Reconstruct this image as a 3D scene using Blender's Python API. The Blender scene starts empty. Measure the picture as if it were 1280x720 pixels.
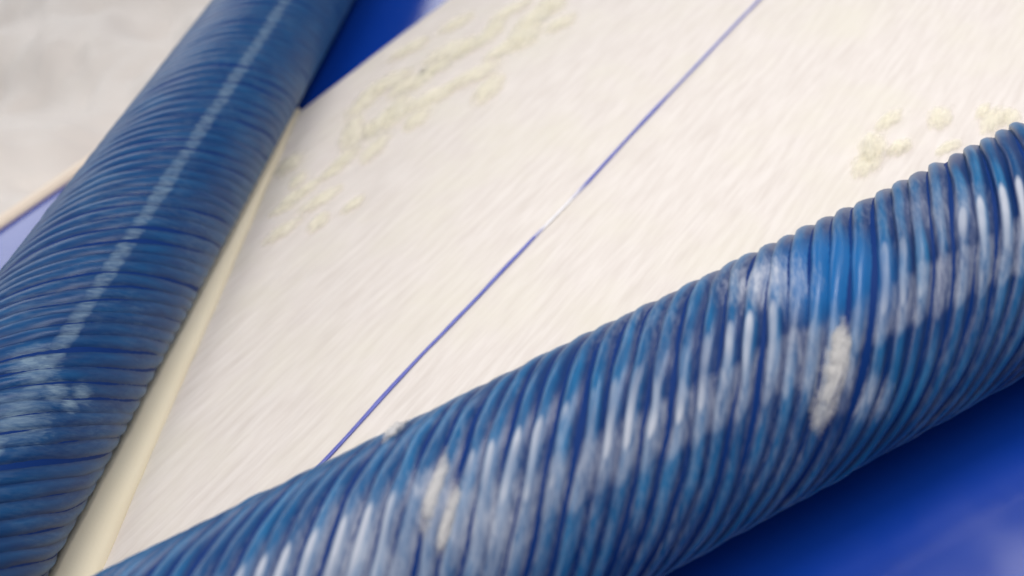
import bpy, bmesh, math, random
from mathutils import Vector, Matrix, noise
random.seed(7)
scene = bpy.context.scene
COL = scene.collection

# ------------------------------------------------------------------ camera
R = 0.10                       # roller radius, metres
F = 1100.0                     # focal length in pixels of a 1280 wide frame
def ray(x, y):
    return Vector(((x - 640) / F, -(y - 360) / F, -1.0))
def solve(l1, l2, inside):
    """axis direction and axis foot point (per unit radius) of a cylinder seen between two edges"""
    ns = []
    for p, q in (l1, l2):
        v = ray(*p).cross(ray(*q)).normalized()
        if v.dot(ray(*inside)) < 0: v = -v
        ns.append(v)
    a = ns[0].cross(ns[1]).normalized()
    if a.z > 0: a = -a
    b = (ns[0] + ns[1]).normalized()
    return a, b / b.dot(ns[0])
A1, B1 = solve(((443, 0), (61, 720)), ((264, 0), (0, 337)), (200, 200))
A2, B2 = solve(((120, 716), (1280, 147)), ((1280, 473), (835.6, 718)), (1000, 450))
N = A1.cross(A2).normalized()
if N.z < 0: N = -N
H = -(N.dot(B2) - 1)           # eye height above the sheet, in radii
def hit(x, y, h):
    r = ray(x, y); return r * (-h / N.dot(r))
U = (hit(950, 0, H) - hit(410, 570, H)).normalized()     # along the blue cord
V = N.cross(U)
ROT = Matrix((U, V, N))        # camera frame -> world (cord along X, sheet in XY)
CAM = Vector((0, 0, H * R))
def W(c): return ROT @ (c * R) + CAM
def at(x, y, z=0.0):           # point of the level z (metres) seen at a photo pixel
    r = ROT @ ray(x, y)
    return CAM + r * ((z - CAM.z) / r.z)
cam_d = bpy.data.cameras.new('camera'); cam = bpy.data.objects.new('camera', cam_d); COL.objects.link(cam)
cam.matrix_world = Matrix.Translation(CAM) @ ROT.to_4x4()
cam_d.sensor_width = 36; cam_d.lens = 36 * F / 1280
cam_d.clip_start = 0.01; cam_d.clip_end = 200
cam_d.dof.use_dof = True
cam_d.dof.focus_distance = 0.84
cam_d.dof.aperture_fstop = 2.2
scene.camera = cam

# ------------------------------------------------------------------ light
w = bpy.data.worlds.new('World'); scene.world = w; w.use_nodes = True
w.node_tree.nodes['Background'].inputs[0].default_value = (0.86, 0.93, 1.0, 1)
w.node_tree.nodes['Background'].inputs[1].default_value = 0.29
P1 = W(B1); P2 = W(B2); D1 = (ROT @ A1).normalized(); D2 = (ROT @ A2).normalized()
D1.z = D2.z = 0; D1.normalize(); D2.normalize()
def area(name, loc, along, toward, sx, sy, power, col):
    """rectangular lamp whose long side runs along `along` and which faces `toward`"""
    l = bpy.data.lights.new(name, 'AREA'); l.shape = 'RECTANGLE'; l.size = sx; l.size_y = sy
    l.energy = power; l.color = col
    o = bpy.data.objects.new(name, l); COL.objects.link(o)
    z = (Vector(loc) - Vector(toward)).normalized(); x = Vector(along); x = (x - z * x.dot(z)).normalized()
    m = Matrix((x, z.cross(x), z)).transposed().to_4x4(); m.translation = loc
    o.matrix_world = m
    return o
LIGHTS = [
    ('far_tube_lamp', (4.0, 0.05, 2.0), (0.67, 0.74, 0), (0.9, 1.0, 0), 3.4, 0.06, 6, (1, 0.97, 0.93)),
    ('near_tube_lamp', (0.98, -0.16, 2.0), (0.84, 0.54, 0), (0.8, 0.4, 0), 0.85, 0.06, 6, (1, 0.97, 0.93)),
    ('near_panel_lamp', (1.60, -0.24, 2.1), (0.845, -0.534, 0), (0.7, 0.4, 0), 0.8, 0.5, 20, (1, 0.96, 0.96)),
    ('ceiling_panel_lamp', (-0.3, 0.3, 2.6), (1, 0, 0), (0.4, 0.8, 0), 1.8, 1.8, 40, (1, 0.95, 0.89)),
    ('far_fill_light', (1.8, 5.4, 2.1), (1, 0, 0), (0.6, 1.0, 0), 6.0, 1.6, 84, (0.98, 0.98, 1)),  # added fill for the bed and roller edges, no window known there
]
for a in LIGHTS: area(*a)
scene.view_settings.view_transform = 'Standard'
scene.view_settings.look = 'None'
scene.view_settings.exposure = 0.11
scene.view_settings.gamma = 1
scene.render.filter_size = 3.4
scene.cycles.use_denoising = True

# ------------------------------------------------------------------ helpers
def tag(o, label=None, cat=None, group=None, kind=None):
    for k, v in (('label', label), ('category', cat), ('group', group), ('kind', kind)):
        if v: o[k] = v
    return o
def link(name, verts, faces, mat, parent=None, smooth=True):
    me = bpy.data.meshes.new(name); me.from_pydata([tuple(v) for v in verts], [], faces); me.update()
    me.materials.append(mat)
    if smooth: me.polygons.foreach_set('use_smooth', [True] * len(me.polygons))
    o = bpy.data.objects.new(name, me); COL.objects.link(o)
    if parent: o.parent = parent
    return o
def empty(name, loc=(0, 0, 0)):
    o = bpy.data.objects.new(name, None); COL.objects.link(o); o.location = loc; return o
def grid(nx, ny, fn):
    vs = [fn(i, j) for i in range(nx + 1) for j in range(ny + 1)]
    fs = [(i * (ny + 1) + j, (i + 1) * (ny + 1) + j, (i + 1) * (ny + 1) + j + 1, i * (ny + 1) + j + 1)
          for i in range(nx) for j in range(ny)]
    return vs, fs
class Mat:
    def __init__(s, name, rough=0.6, spec=0.5, base=(0.5, 0.5, 0.5)):
        s.m = bpy.data.materials.new(name); s.m.use_nodes = True
        s.t = s.m.node_tree; s.b = s.t.nodes['Principled BSDF']
        s.b.inputs['Roughness'].default_value = rough
        s.b.inputs['Specular IOR Level'].default_value = spec
        s.b.inputs['Base Color'].default_value = (*base, 1)
    def n(s, typ, **kw):
        nd = s.t.nodes.new(typ)
        for k, v in kw.items():
            if k in nd.inputs.keys(): nd.inputs[k].default_value = v
            else: setattr(nd, k, v)
        return nd
    def l(s, a, b): s.t.links.new(a, b)
    def coord(s, scale=(1, 1, 1), rot=(0, 0, 0)):
        c = s.n('ShaderNodeTexCoord'); mp = s.n('ShaderNodeMapping')
        mp.inputs['Scale'].default_value = scale; mp.inputs['Rotation'].default_value = rot
        s.l(c.outputs['Object'], mp.inputs['Vector']); return mp.outputs[0]
    def noise(s, vec, scale, detail=4, rough=0.55, dist=0.0):
        nd = s.n('ShaderNodeTexNoise'); nd.inputs['Scale'].default_value = scale
        nd.inputs['Detail'].default_value = detail; nd.inputs['Roughness'].default_value = rough
        nd.inputs['Distortion'].default_value = dist
        s.l(vec, nd.inputs['Vector']); return nd.outputs['Fac']
    def ramp(s, fac, stops):
        r = s.n('ShaderNodeValToRGB'); e = r.color_ramp.elements
        while len(e) < len(stops): e.new(0.5)
        for k, (p, c) in enumerate(stops):
            e[k].position = p; e[k].color = (*c, 1) if len(c) == 3 else c
        s.l(fac, r.inputs[0]); return r.outputs[0]
    def mix(s, fac, a, b):
        m = s.n('ShaderNodeMix', data_type='RGBA')
        for v, i in ((fac, 0), (a, 6), (b, 7)):
            if isinstance(v, (tuple, list)): m.inputs[i].default_value = (*v, 1)
            elif isinstance(v, float): m.inputs[i].default_value = v
            else: s.l(v, m.inputs[i])
        return m.outputs[2]
    def bump(s, h, strength, dist):
        b = s.n('ShaderNodeBump'); b.inputs['Strength'].default_value = strength; b.inputs['Distance'].default_value = dist
        s.l(h, b.inputs['Height']); s.l(b.outputs[0], s.b.inputs['Normal'])
    def col(s, c): s.l(c, s.b.inputs['Base Color'])

g = lambda v: (v, v, v)
# ridge rubber: blue, with dusty streaks along each ridge; bands paint in lamp highlights
def rubber(name, groove, c_dark, c_light, dust_sheen, lo, hi, rough, bands=(), clean=None, smears=(), film=0.55, spec=0.5):
    M = Mat(name, rough, spec)
    v = M.coord()
    uv = M.n('ShaderNodeUVMap'); uv.uv_map = 'UVMap'; mp = M.n('ShaderNodeMapping'); M.l(uv.outputs[0], mp.inputs['Vector'])
    mp.inputs['Scale'].default_value = (1.2, 3.0, 1); uvv = mp.outputs[0]
    mp2 = M.n('ShaderNodeMapping'); M.l(uv.outputs[0], mp2.inputs['Vector']); mp2.inputs['Scale'].default_value = (5, 9, 1)
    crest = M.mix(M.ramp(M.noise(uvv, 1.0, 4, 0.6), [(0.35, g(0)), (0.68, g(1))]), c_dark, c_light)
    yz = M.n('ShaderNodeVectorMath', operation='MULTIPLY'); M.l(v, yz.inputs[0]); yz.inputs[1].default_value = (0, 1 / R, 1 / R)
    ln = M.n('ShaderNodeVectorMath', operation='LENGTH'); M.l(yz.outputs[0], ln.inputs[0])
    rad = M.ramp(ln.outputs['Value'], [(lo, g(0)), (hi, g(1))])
    base = M.mix(rad, groove, crest)  # shade of flanks and grooves put into the colour, darker with depth
    def mul(a, b):
        m = M.n('ShaderNodeMath', operation='MULTIPLY')
        for q, i in ((a, 0), (b, 1)):
            if isinstance(q, float): m.inputs[i].default_value = q
            else: M.l(q, m.inputs[i])
        return m.outputs[0]
    big = M.ramp(M.noise(v, 11, 4), [(0.40, g(0)), (0.66, g(1))])
    st = M.ramp(M.noise(mp2.outputs[0], 1.0, 5, 0.65), [(0.42, g(0)), (0.70, g(1))])
    df = mul(mul(big, st), film)
    def maxi(a, b):
        m = M.n('ShaderNodeMath', operation='MAXIMUM'); M.l(a, m.inputs[0]); M.l(b, m.inputs[1]); return m.outputs[0]
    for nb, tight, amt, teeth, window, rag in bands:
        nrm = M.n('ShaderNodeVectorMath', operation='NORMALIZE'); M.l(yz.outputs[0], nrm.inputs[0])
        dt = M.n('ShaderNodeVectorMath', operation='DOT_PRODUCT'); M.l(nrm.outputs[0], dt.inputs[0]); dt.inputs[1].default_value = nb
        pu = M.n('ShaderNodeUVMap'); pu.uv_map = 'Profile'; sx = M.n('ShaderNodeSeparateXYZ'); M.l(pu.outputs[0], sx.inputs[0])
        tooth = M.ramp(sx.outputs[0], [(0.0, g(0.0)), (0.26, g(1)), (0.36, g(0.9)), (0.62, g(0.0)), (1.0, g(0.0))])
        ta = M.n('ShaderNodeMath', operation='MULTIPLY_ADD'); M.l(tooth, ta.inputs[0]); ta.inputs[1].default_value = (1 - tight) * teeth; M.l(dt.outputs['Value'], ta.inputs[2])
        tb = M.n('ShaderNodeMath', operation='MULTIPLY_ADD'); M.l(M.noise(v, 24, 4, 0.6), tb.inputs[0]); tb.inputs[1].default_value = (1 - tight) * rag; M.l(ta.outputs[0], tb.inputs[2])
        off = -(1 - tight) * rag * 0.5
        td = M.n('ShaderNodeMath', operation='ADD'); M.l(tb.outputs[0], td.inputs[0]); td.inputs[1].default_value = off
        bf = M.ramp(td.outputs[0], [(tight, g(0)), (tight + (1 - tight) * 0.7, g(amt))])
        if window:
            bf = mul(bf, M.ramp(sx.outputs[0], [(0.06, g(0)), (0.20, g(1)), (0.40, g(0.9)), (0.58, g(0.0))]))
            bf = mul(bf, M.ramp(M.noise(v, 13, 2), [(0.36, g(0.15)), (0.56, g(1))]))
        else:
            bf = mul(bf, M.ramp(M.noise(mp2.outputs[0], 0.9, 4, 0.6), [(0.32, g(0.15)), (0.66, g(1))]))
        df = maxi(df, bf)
    if clean:
        cc = M.n('ShaderNodeTexCoord'); ds = M.n('ShaderNodeVectorMath', operation='DISTANCE')
        M.l(cc.outputs['Object'], ds.inputs[0]); ds.inputs[1].default_value = clean[0]
        r = M.ramp(ds.outputs['Value'], [(clean[1] * 0.6, g(0)), (clean[1] * 1.4, g(1))])
        base = M.mix(r, (0.008, 0.115, 0.34), base)
        df = mul(df, r)
    for c, rd, amt in smears:
        cc = M.n('ShaderNodeTexCoord'); ds = M.n('ShaderNodeVectorMath', operation='DISTANCE')
        M.l(cc.outputs['Object'], ds.inputs[0]); ds.inputs[1].default_value = c
        nz = M.n('ShaderNodeMath', operation='MULTIPLY_ADD'); M.l(M.noise(mp2.outputs[0], 1.6, 4, 0.6), nz.inputs[0]); nz.inputs[1].default_value = rd * 1.6; nz.inputs[2].default_value = -rd * 0.8
        ad = M.n('ShaderNodeMath', operation='ADD'); M.l(ds.outputs['Value'], ad.inputs[0]); M.l(nz.outputs[0], ad.inputs[1])
        f = mul(M.ramp(ad.outputs[0], [(rd * 0.2, g(amt)), (rd * 1.2, g(0))]), M.ramp(M.noise(mp2.outputs[0], 0.7, 4, 0.65), [(0.30, g(0.15)), (0.62, g(1))]))
        mx = M.n('ShaderNodeMath', operation='MAXIMUM'); M.l(df, mx.inputs[0]); M.l(f, mx.inputs[1]); df = mx.outputs[0]
    M.col(M.mix(df, base, dust_sheen))
    rr = M.n('ShaderNodeMapRange'); M.l(df, rr.inputs[0]); rr.inputs[3].default_value = rough; rr.inputs[4].default_value = min(1, rough + 0.45)
    M.l(rr.outputs[0], M.b.inputs['Roughness'])
    M.b.inputs['Sheen Weight'].default_value = 0.10; M.b.inputs['Sheen Roughness'].default_value = 0.35
    M.b.inputs['Sheen Tint'].default_value = (0.35, 0.75, 0.95, 1)
    M.bump(M.noise(mp2.outputs[0], 1.3, 3), 0.15, 0.0015)
    return M.m

# ------------------------------------------------------------------ setting: bed, rail, cloth
ZB = -0.10 * R                  # bed level
M = Mat('blue_bed_paint', 0.22, 0.5)
v = M.coord()
M.col(M.mix(M.ramp(M.noise(v, 3, 4), [(0.3, g(0)), (0.7, g(1))]), (0.003, 0.036, 0.30), (0.005, 0.044, 0.34)))
M.l(M.ramp(M.noise(v, 18, 5), [(0.3, g(0.13)), (0.75, g(0.21))]), M.b.inputs['Roughness'])
bed_m = M.m
L0 = at(0, 285, ZB); L1 = at(75, 238, ZB)
YB = (L0.y + L1.y) / 2

XR = (-3.0, 6.0)
vs, fs = grid(1, 1, lambda i, j: (XR[i], (-1.6, YB)[j], ZB))
tag(link('bed', vs, fs, bed_m, smooth=False), kind='structure')
# pale side rail of the bed
M = Mat('rail_paint', 0.45, 0.4); v = M.coord()
M.col(M.mix(M.noise(v, 12, 4), (0.74, 0.60, 0.47), (0.80, 0.68, 0.56)))
prof = [(0, ZB - 0.06), (0, ZB + 0.004), (0.006, ZB + 0.010), (0.022, ZB + 0.010), (0.03, ZB + 0.002), (0.03, ZB - 0.06)]
vs, fs = grid(1, len(prof) - 1, lambda i, j: (XR[i], YB + 0.0005 + prof[j][0], prof[j][1]))
o = tag(link('bed_rail', vs, fs, M.m, smooth=False), 'pale cream rail along the far edge of the blue bed', 'rail')

# white cloth behind the bed
M = Mat('white_cloth', 0.9, 0.2); v = M.coord()
M.col(M.mix(M.noise(v, 6, 4), (0.72, 0.665, 0.63), (0.80, 0.75, 0.71)))
M.bump(M.noise(v, 240, 2), 0.15, 0.001)
def cloth_z(x, y):
    z = -0.075
    z += 0.10 * (noise.noise(Vector((x * 3.2 + 3, y * 2.6, 0.3))))
    z += 0.075 * noise.noise(Vector((x * 7, y * 5, 4.3)))
    q = Vector((x * 0.8 - y * 0.6, x * 0.6 + y * 0.8, 0))
    z += 0.03 * noise.noise(Vector((q.x * 18, q.y * 6, 1.7)))
    z += 0.03 * abs(noise.noise(Vector((q.x * 9 + 5, q.y * 22, 2.2))))
    return z
def cl(i, j):
    x = -1.2 + 4.2 * i / 170; t = j / 150; y = YB + 0.032 + 2.3 * t ** 1.3
    k = min(1, t * 8)
    return (x, y, min(cloth_z(x, y) * k + (1 - k) * (ZB + 0.001), ZB + 0.2))
vs, fs = grid(170, 150, cl)
tag(link('draped_cloth', vs, fs, M.m), 'rumpled white cloth heaped beyond the far rail of the bed', 'cloth')
vs, fs = grid(1, 1, lambda i, j: ((-6, 9)[i], (-6, 9)[j], -0.75))
M = Mat('grey_floor', 0.6, 0.4); v = M.coord(); M.col(M.mix(M.noise(v, 4, 4), (0.3, 0.29, 0.28), (0.38, 0.37, 0.35)))
tag(link('floor', vs, fs, M.m, smooth=False), kind='structure')

# ------------------------------------------------------------------ the cream sheet
C0 = at(375, 135); CH = at(129, 709)          # corner and near end of the rolled lip
YE = C0.y
AP = Vector((-0.3172, 0.6518, 0.1))           # where the two roller axes would meet
slope_h = (C0.y - CH.y) / (C0.x - CH.x)
def y_lip(x): return C0.y + (x - C0.x) * slope_h
def y_r2(x): return AP.y + (x - AP.x) * D2.y / D2.x - 0.025
XA = (C0.y - C0.x * slope_h - AP.y + AP.x * D2.y / D2.x + 0.025) / (D2.y / D2.x - slope_h)
def relief(x, y):
    """low fibrous relief combed along the sheet"""
    n1 = noise.noise(Vector((x * 7, y * 55, 0.2)))
    n2 = noise.noise(Vector((x * 22 + y * 6, y * 95, 3.1)))
    n3 = noise.noise(Vector((x * 3.0, y * 5.0, 7.7)))
    n4 = noise.noise(Vector((x * 40, y * 40, 9.1)))
    return 0.0009 * n1 + 0.0007 * n2 + 0.0022 * n3 + 0.0002 * n4
XF = 2.6
NX, NY = 460, 260
def sh(i, j):
    x = XA + 0.02 + (XF - XA - 0.02) * (i / NX) ** 1.25
    lo = y_r2(x); hi = min(YE, y_lip(x))
    t = j / NY; y = lo + (hi - lo) * t
    z = relief(x, y) - 0.0005
    e = (YE - y)
    if e < 0.012: z -= (1 - e / 0.012) ** 2 * 0.006      # softly rounded cut edge
    return (x, y, z)
vs, fs = grid(NX, NY, sh)
rim = [i * (NY + 1) + NY for i in range(NX + 1)]
base = len(vs)
for k in rim: vs.append((vs[k][0], vs[k][1], ZB + 0.0003))
for a in range(NX): fs.append((rim[a], rim[a + 1], base + a + 1, base + a))
M = Mat('cream_wadding', 0.95, 0.15); v = M.coord((13, 120, 40))
v2 = M.coord((1, 1, 1)); v3 = M.coord((18, 120, 60), (0, 0, 0.06))
c1 = M.mix(M.ramp(M.noise(v, 1, 5, 0.6), [(0.32, g(0)), (0.62, g(1))]), (0.68, 0.62, 0.575), (0.775, 0.72, 0.68))
c2 = M.mix(M.ramp(M.noise(v2, 7, 4), [(0.46, g(0)), (0.72, g(0.6))]), c1, (0.74, 0.70, 0.60))
M.col(c2)
M.bump(M.noise(v3, 1, 4, 0.5), 0.35, 0.0010)
M.b.inputs['Sheen Weight'].default_value = 0.2
sheet_m = M.m
sheet = tag(link('cream_sheet', vs, fs, sheet_m), 'wide cream fibrous sheet lying on the blue bed between the two ridged rollers', 'sheet')
# rolled lip along the first roller
dl = (C0 - CH).normalized(); nl = Vector((-dl.y, dl.x, 0))
Lh = (C0 - CH).length
def lip(i, j):
    s = -0.30 + (Lh + 0.30) * i / 120
    p = CH + dl * s
    ph = math.pi * j / 14
    wv = 0.060; hh = 0.017 + 0.0018 * noise.noise(Vector((s * 9, 1, 0)))
    off = (1 - math.cos(ph)) * 0.5 * wv + 0.0012 * noise.noise(Vector((s * 7, 5, 0)))
    if i > 112: hh *= max(0.1, 1 - ((i - 112) / 8) ** 2)
    return (p.x + nl.x * off, p.y + nl.y * off, ZB * 0.3 * (1 if j in (0, 14) else 0) + hh * math.sin(ph) ** 0.7 - 0.001)
vs, fs = grid(120, 14, lip)
M = Mat('smooth_lip', 0.8, 0.2); v = M.coord()
M.col(M.mix(M.noise(v, 16, 4), (0.87, 0.77, 0.57), (0.90, 0.82, 0.64)))
M.bump(M.noise(v, 300, 2), 0.15, 0.0006)
tag(link('rolled_lip', vs, fs, M.m, sheet), 'smooth rolled lip of the sheet beside the roller')

# ------------------------------------------------------------------ blue cord with a white glint painted into its colour
def cord_mesh(name, x0, x1, mat, parent=None, rad=0.0020, taper=False):
    n = 90
    yc = at(410, 570).y
    def f(i, j):
        x = x0 + (x1 - x0) * i / n
        y = yc + 0.0028 * noise.noise(Vector((x * 6, 0.4, 0)))
        a = 2 * math.pi * j / 8
        r = rad * (1 + 0.35 * noise.noise(Vector((x * 14, 2, 0))))
        if taper: r *= 0.5 + 0.5 * min(1, 3.2 * math.sin(math.pi * i / n))
        return (x, y + r * 1.25 * math.cos(a), 0.0012 + max(relief(x, y), -0.0005) + r * 0.8 * math.sin(a))
    vs, fs = grid(n, 8, f)
    return link(name, vs, fs, mat, parent)
M = Mat('blue_cord', 0.35, 0.5); v = M.coord((40, 1, 1))
xa, xb = at(668, 292).x, at(718, 240).x
cx_ = M.n('ShaderNodeTexCoord'); sx_ = M.n('ShaderNodeSeparateXYZ'); M.l(cx_.outputs['Object'], sx_.inputs[0])
nz_ = M.n('ShaderNodeMath', operation='MULTIPLY_ADD'); M.l(M.noise(v, 2.5, 4), nz_.inputs[0]); nz_.inputs[1].default_value = 0.06; M.l(sx_.outputs[0], nz_.inputs[2])
blue = M.mix(M.noise(v, 1, 3), (0.05, 0.07, 0.40), (0.20, 0.22, 0.60))
wf = M.ramp(nz_.outputs[0], [(xa + 0.02, g(0)), (xa + 0.05, g(1)), (xb + 0.01, g(1)), (xb + 0.05, g(0)), (0.95, g(0.0)), (1.0, g(0.15))])
M.col(M.mix(wf, blue, (0.84, 0.82, 0.85)))
cord = cord_mesh('cord', 0.02, 2.4, M.m)
tag(cord, 'thin blue cord with one short painted white glint, lying along the middle of the cream sheet', 'cord')

# ------------------------------------------------------------------ ridged rollers
STARTS = 24; LEAN = 0.75; PITCH = 2 * math.pi * LEAN / STARTS   # in radii
def roller(name, P, D, s0, s1, hand, label, mats, seed, height, prof, width=0.86, irr=0.35, wav=1.0):
    """helically ridged roller; local x is its axis"""
    ang = math.atan2(D.y, D.x)
    root = empty(name, P); root.rotation_euler = (0, 0, ang)
    tag(root, label, 'roller', 'blue ridged rollers set in a V')
    core_m, ridge_m, dark_m = mats
    rc = R - height(s0)
    vs, fs = grid(60, 64, lambda i, j: (lambda s: (s, (R * 0.995 - height(s)) * math.cos(2 * math.pi * j / 64), (R * 0.995 - height(s)) * math.sin(2 * math.pi * j / 64)))(s0 + (s1 - s0) * i / 60))
    link('sleeve', vs, fs, core_m, root)
    for s, sg in ((s0, -1), (s1, 1)):
        pr = [(0, rc), (0.006, rc * 1.03), (0.014, rc * 1.03), (0.016, rc * 0.9), (0.016, 0.02), (0.05, 0.02), (0.05, 0.0)]
        vs, fs = grid(len(pr) - 1, 40, lambda i, j: (s + sg * pr[i][0], pr[i][1] * math.cos(2 * math.pi * j / 40), pr[i][1] * math.sin(2 * math.pi * j / 40)))
        link('end_cap', vs, fs, dark_m, root)
    for k in range(STARTS):
        th0 = 2 * math.pi * k / STARTS
        n = int((s1 - s0) / R / (2 * math.pi * LEAN) * 72)
        def f(i, j, k=k):
            s = s0 + (s1 - s0) * i / n
            sd = Vector((s * 16, k * 3.7 + seed, 0.5))
            wob = wav * (0.10 * noise.noise(sd * 1.0) + 0.06 * noise.noise(sd * 3.1) + 0.25 * noise.noise(Vector((s * 5, k * 0.25 + seed, 9))))
            wid = width + 0.18 * noise.noise(Vector((s * 20, k * 5.1 + seed, 8)))
            hh = height(s) * (1 + irr * noise.noise(Vector((s * 26, k * 2.3 + seed, 3))))
            u, h = prof[j]
            # offset across the ridge is taken round the circumference
            th = hand * (s / R) / LEAN + th0 + (u * wid + wob) * 2 * math.pi / STARTS
            r = R * 0.995 - height(s) + hh * h
            return (s, r * math.cos(th), r * math.sin(th))
        vs, fs = grid(n, len(prof) - 1, f)
        if hand: fs = [tuple(reversed(q)) for q in fs]
        o = link('ridge', vs, fs, ridge_m, root)
        ul = o.data.uv_layers.new(name='UVMap'); np_ = len(prof); uv = []
        for lp in o.data.loops:
            a, b = divmod(lp.vertex_index, np_); uv += [(s0 + (s1 - s0) * a / n) / R * 2.2, k * 1.37 + b / (np_ - 1) * 0.5]
        ul.data.foreach_set('uv', uv)
        ul2 = o.data.uv_layers.new(name='Profile'); uv = []
        for lp in o.data.loops:
            a, b = divmod(lp.vertex_index, np_); uv += [prof[b][0] + 0.5, a / n]
        ul2.data.foreach_set('uv', uv)
    return root
end_m = Mat('grey_end', 0.4, 0.5, (0.25, 0.26, 0.28)).m
def loc2(P, D, p, zz=R):                       # local coordinates on a roller of a photo pixel
    c = CAM; r = (ROT @ ray(*p)).normalized()
    rp = r - D * r.dot(D); q = c - P; cp = q - D * q.dot(D)
    a = rp.dot(rp); b = 2 * rp.dot(cp); d = cp.dot(cp) - R * R
    t = (-b - math.sqrt(max(0, b * b - 4 * a * d))) / 2 / a
    X = c + r * t - P; Y = Vector((-D.y, D.x, 0))
    return Vector((X.dot(D), X.dot(Y), X.z))
clean2 = loc2(P2, D2, (1035, 335))
def radial(P, D, p):
    q = loc2(P, D, p); return tuple(Vector((0, q.y, q.z)).normalized())
sheen1 = radial(P1, D1, (150, 318)); sheen2 = radial(P2, D2, (900, 498)); glint2 = radial(P2, D2, (900, 452))  # where the lamp streak, soft sheen and glints are painted on the ridges
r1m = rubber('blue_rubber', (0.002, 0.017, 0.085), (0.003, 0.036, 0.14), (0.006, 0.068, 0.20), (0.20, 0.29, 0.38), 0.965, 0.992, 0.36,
             [(sheen1, 0.9980, 0.62, 0.8, False, 2.8)], None,
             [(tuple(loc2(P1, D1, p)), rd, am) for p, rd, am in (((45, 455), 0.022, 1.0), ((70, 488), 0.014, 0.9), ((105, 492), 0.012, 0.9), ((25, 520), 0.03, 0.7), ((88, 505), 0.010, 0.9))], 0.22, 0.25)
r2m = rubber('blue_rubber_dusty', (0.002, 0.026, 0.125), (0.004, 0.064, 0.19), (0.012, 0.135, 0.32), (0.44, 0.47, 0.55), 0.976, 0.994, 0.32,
             [(sheen2, 0.978, 0.50, 0.5, False, 1.8), (glint2, 0.978, 1.0, 0.9, True, 0.6)], (clean2, 0.045),
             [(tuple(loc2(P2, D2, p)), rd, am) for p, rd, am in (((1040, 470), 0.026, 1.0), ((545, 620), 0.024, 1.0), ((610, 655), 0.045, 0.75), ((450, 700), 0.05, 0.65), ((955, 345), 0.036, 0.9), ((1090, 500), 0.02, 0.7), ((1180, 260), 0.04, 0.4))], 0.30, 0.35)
core_a = Mat('deep_blue_sleeve', 0.6, 0.1, (0.003, 0.028, 0.15)).m
s_ap1 = (AP - P1).dot(D1); s_ap2 = (AP - P2).dot(D2)
wave = [(-0.5, -0.05), (-0.38, 0.30), (-0.22, 0.80), (0.0, 1.0), (0.22, 0.80), (0.38, 0.30), (0.5, -0.05)]
shingle = [(-0.5, -0.05), (-0.44, 0.45), (-0.32, 0.90), (-0.14, 1.0), (0.03, 0.92), (0.20, 0.62), (0.36, 0.26), (0.5, -0.05)]
ra = roller('ridged_roller', P1, D1, s_ap1 + 0.185, s_ap1 + 2.6, 1, 'long blue ridged roller with a painted pale highlight, beside the rolled lip and the white cloth',
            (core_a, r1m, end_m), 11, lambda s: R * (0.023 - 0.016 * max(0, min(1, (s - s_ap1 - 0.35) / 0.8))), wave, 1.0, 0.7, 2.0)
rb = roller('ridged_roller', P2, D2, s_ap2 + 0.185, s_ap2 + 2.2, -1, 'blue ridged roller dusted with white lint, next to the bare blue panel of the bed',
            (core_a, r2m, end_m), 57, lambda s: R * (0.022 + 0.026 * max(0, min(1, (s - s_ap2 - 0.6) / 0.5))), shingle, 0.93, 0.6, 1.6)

# ------------------------------------------------------------------ lint caught on the rollers
def lint_mat(name, a, b, soft=0.9, stretch=(1, 1, 1), top=0.8):
    """loose fibre: thin out to nothing towards the edge of each clump"""
    M = Mat(name, 0.95, 0.1); v = M.coord()
    M.col(M.mix(M.noise(v, 60, 4), a, b)); M.bump(M.noise(v, 200, 4), 0.12, 0.0015)
    uv = M.n('ShaderNodeUVMap'); uv.uv_map = 'UVMap'; sx = M.n('ShaderNodeSeparateXYZ'); M.l(uv.outputs[0], sx.inputs[0])
    kk = M.n('ShaderNodeMath', operation='MULTIPLY'); M.l(sx.outputs[0], kk.inputs[0]); kk.inputs[1].default_value = 0.55
    ad = M.n('ShaderNodeMath', operation='MULTIPLY_ADD'); M.l(M.noise(M.coord(stretch), 75, 5, 0.65), ad.inputs[0]); ad.inputs[1].default_value = 1.0; M.l(kk.outputs[0], ad.inputs[2])
    M.l(M.ramp(ad.outputs[0], [(0.60, g(0)), (soft, g(top))]), M.b.inputs['Alpha'])
    return M.m
def thick_uv(o, nx, ny):
    ul = o.data.uv_layers.new(name='UVMap'); uv = []
    for lp in o.data.loops:
        a, b = divmod(lp.vertex_index, ny + 1); u, w_ = a / nx * 2 - 1, b / ny * 2 - 1
        uv += [max(0, 1 - u * u - w_ * w_), 0.5]
    ul.data.foreach_set('uv', uv)
    return o
lint_w = lint_mat('white_lint', (0.50, 0.50, 0.52), (0.64, 0.62, 0.60), 1.0)
lint_y = lint_mat('yellow_lint', (0.90, 0.86, 0.66), (0.87, 0.82, 0.72), 1.05, (0.5, 2.2, 1), 0.7)
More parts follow.
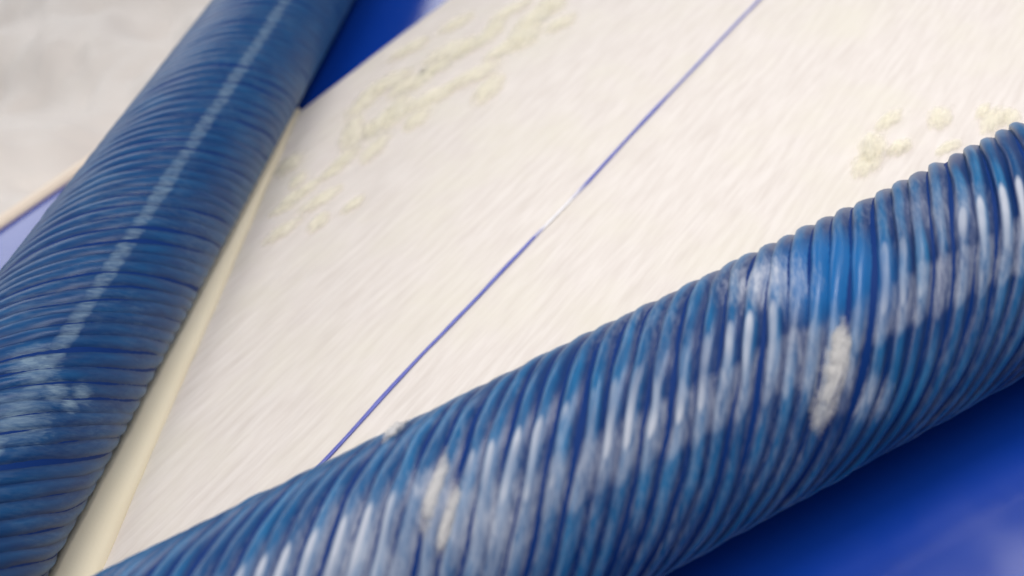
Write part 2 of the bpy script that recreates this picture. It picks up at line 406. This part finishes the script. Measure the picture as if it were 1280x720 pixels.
def clump(root, P, D, hand, pix, along, across, thick, mat, seed):
    """a soft lump of wet fibre pressed onto the roller, drawn out along the ridges"""
    c = loc2(P, D, pix); th0 = math.atan2(c.z, c.y); nx, ny = 60, 26
    def f(i, j):
        u, w_ = i / nx * 2 - 1, j / ny * 2 - 1
        k = max(0, 1 - u * u - w_ * w_)
        bend = 0.35 * noise.noise(Vector((u * 1.3, seed, 0)))
        h = thick * (k * (0.9 + 0.7 * noise.noise(Vector((u * 2.2, w_ * 2.2, seed)))) + 0.4 * k * noise.noise(Vector((u * 5, w_ * 6, seed + 3))))
        arc = u * along / 2; q = (w_ + bend) * across / 2
        s = c.x + arc * LEAN / math.hypot(1, LEAN) + q
        th = th0 + hand * arc / math.hypot(1, LEAN) / R
        r = R * 0.992 + h * 0.8
        return (s, r * math.cos(th), r * math.sin(th))
    vs, fs = grid(nx, ny, f)
    return thick_uv(link('lint_clump', vs, fs, mat, root), nx, ny)
clump(rb, P2, D2, -1, (1040, 478), 0.100, 0.034, 0.0045, lint_w, 3)
clump(rb, P2, D2, -1, (1050, 440), 0.06, 0.024, 0.0035, lint_w, 9)
clump(rb, P2, D2, -1, (543, 612), 0.08, 0.017, 0.0040, lint_w, 5)
clump(rb, P2, D2, -1, (560, 650), 0.07, 0.014, 0.0030, lint_w, 12)
clump(rb, P2, D2, -1, (495, 538), 0.044, 0.020, 0.0060, lint_w, 6)

# ------------------------------------------------------------------ lint tufts on the sheet
def tuft(pix, ln, wd, hh, mat, label, group, seed):
    """a low mound of tangled fibre with an uneven outline"""
    c = at(*pix); rnd = random.Random(seed); a = rnd.gauss(0.10, 0.25)
    k_ = rnd.uniform(0.65, 1.15); ln *= k_; wd *= k_ * rnd.uniform(0.7, 1.1); hh *= k_
    nx, ny = 30, 18
    def f(i, j):
        u, w_ = i / nx * 2 - 1, j / ny * 2 - 1
        k = max(0, 1 - u * u - w_ * w_)
        q = Vector((u * 1.6 + seed * 3.1, w_ * 3.2, 0.5))
        z = hh * (k * (0.75 + 0.9 * noise.noise(q)) + 0.45 * k * noise.noise(q * 3.1) + 0.25 * k * noise.noise(Vector((u * 8, w_ * 30, seed)))) + 0.0002
        lx, ly = u * ln / 2, w_ * wd / 2
        x, y = lx * math.cos(a) - ly * math.sin(a), lx * math.sin(a) + ly * math.cos(a)
        return (x, y, z + relief(c.x + x, c.y + y))
    vs, fs = grid(nx, ny, f)
    o = thick_uv(link('lint_tuft', vs, fs, mat), nx, ny); o.location = (c.x, c.y, -0.0003)
    return tag(o, label, 'lint tuft', group)
G1 = 'yellowish lint tufts near the corner of the sheet'
L1_ = 'pale yellow lint tuft scattered over the cream sheet along its far edge'
for k, p in enumerate([(478, 152), (495, 140), (462, 163), (505, 108), (530, 98), (560, 66), (583, 60), (607, 48), (618, 33), (548, 84), (512, 62), (484, 104), (640, 12), (668, 22), (690, 4), (455, 128), (570, 30), (590, 96), (468, 186), (630, 62), (655, 44), (610, 112), (520, 150), (440, 168), (700, 30), (540, 122)]):
    tuft(p, 0.130, 0.066, 0.0060, lint_y, L1_, G1, k)
G2 = 'pale lint tufts beside the rolled lip'
for k, p in enumerate([(352, 262), (366, 248), (384, 236), (372, 226), (401, 250), (441, 256), (362, 205), (415, 215), (430, 200), (398, 278), (352, 290)]):
    tuft(p, 0.090, 0.050, 0.0048, lint_y, 'pale lint tuft on the sheet beside the upper end of the rolled lip', G2, 40 + k)
tuft((1090, 188), 0.090, 0.064, 0.0125, lint_y, 'largest raised lint tuft on the sheet above the dusty roller', 'lint tufts above the dusty roller', 70)
tuft((1124, 187), 0.080, 0.042, 0.0090, lint_y, 'flat lint tuft touching the largest raised tuft on the sheet', 'lint tufts above the dusty roller', 71)
for k, p in enumerate([(1082, 207), (1110, 153), (1174, 150), (1185, 186), (1228, 140), (1262, 148), (1240, 152)]):
    tuft(p, 0.075, 0.038, 0.0050, lint_y, 'small lint fleck on the sheet close to the dusty roller', 'lint tufts above the dusty roller', 80 + k)
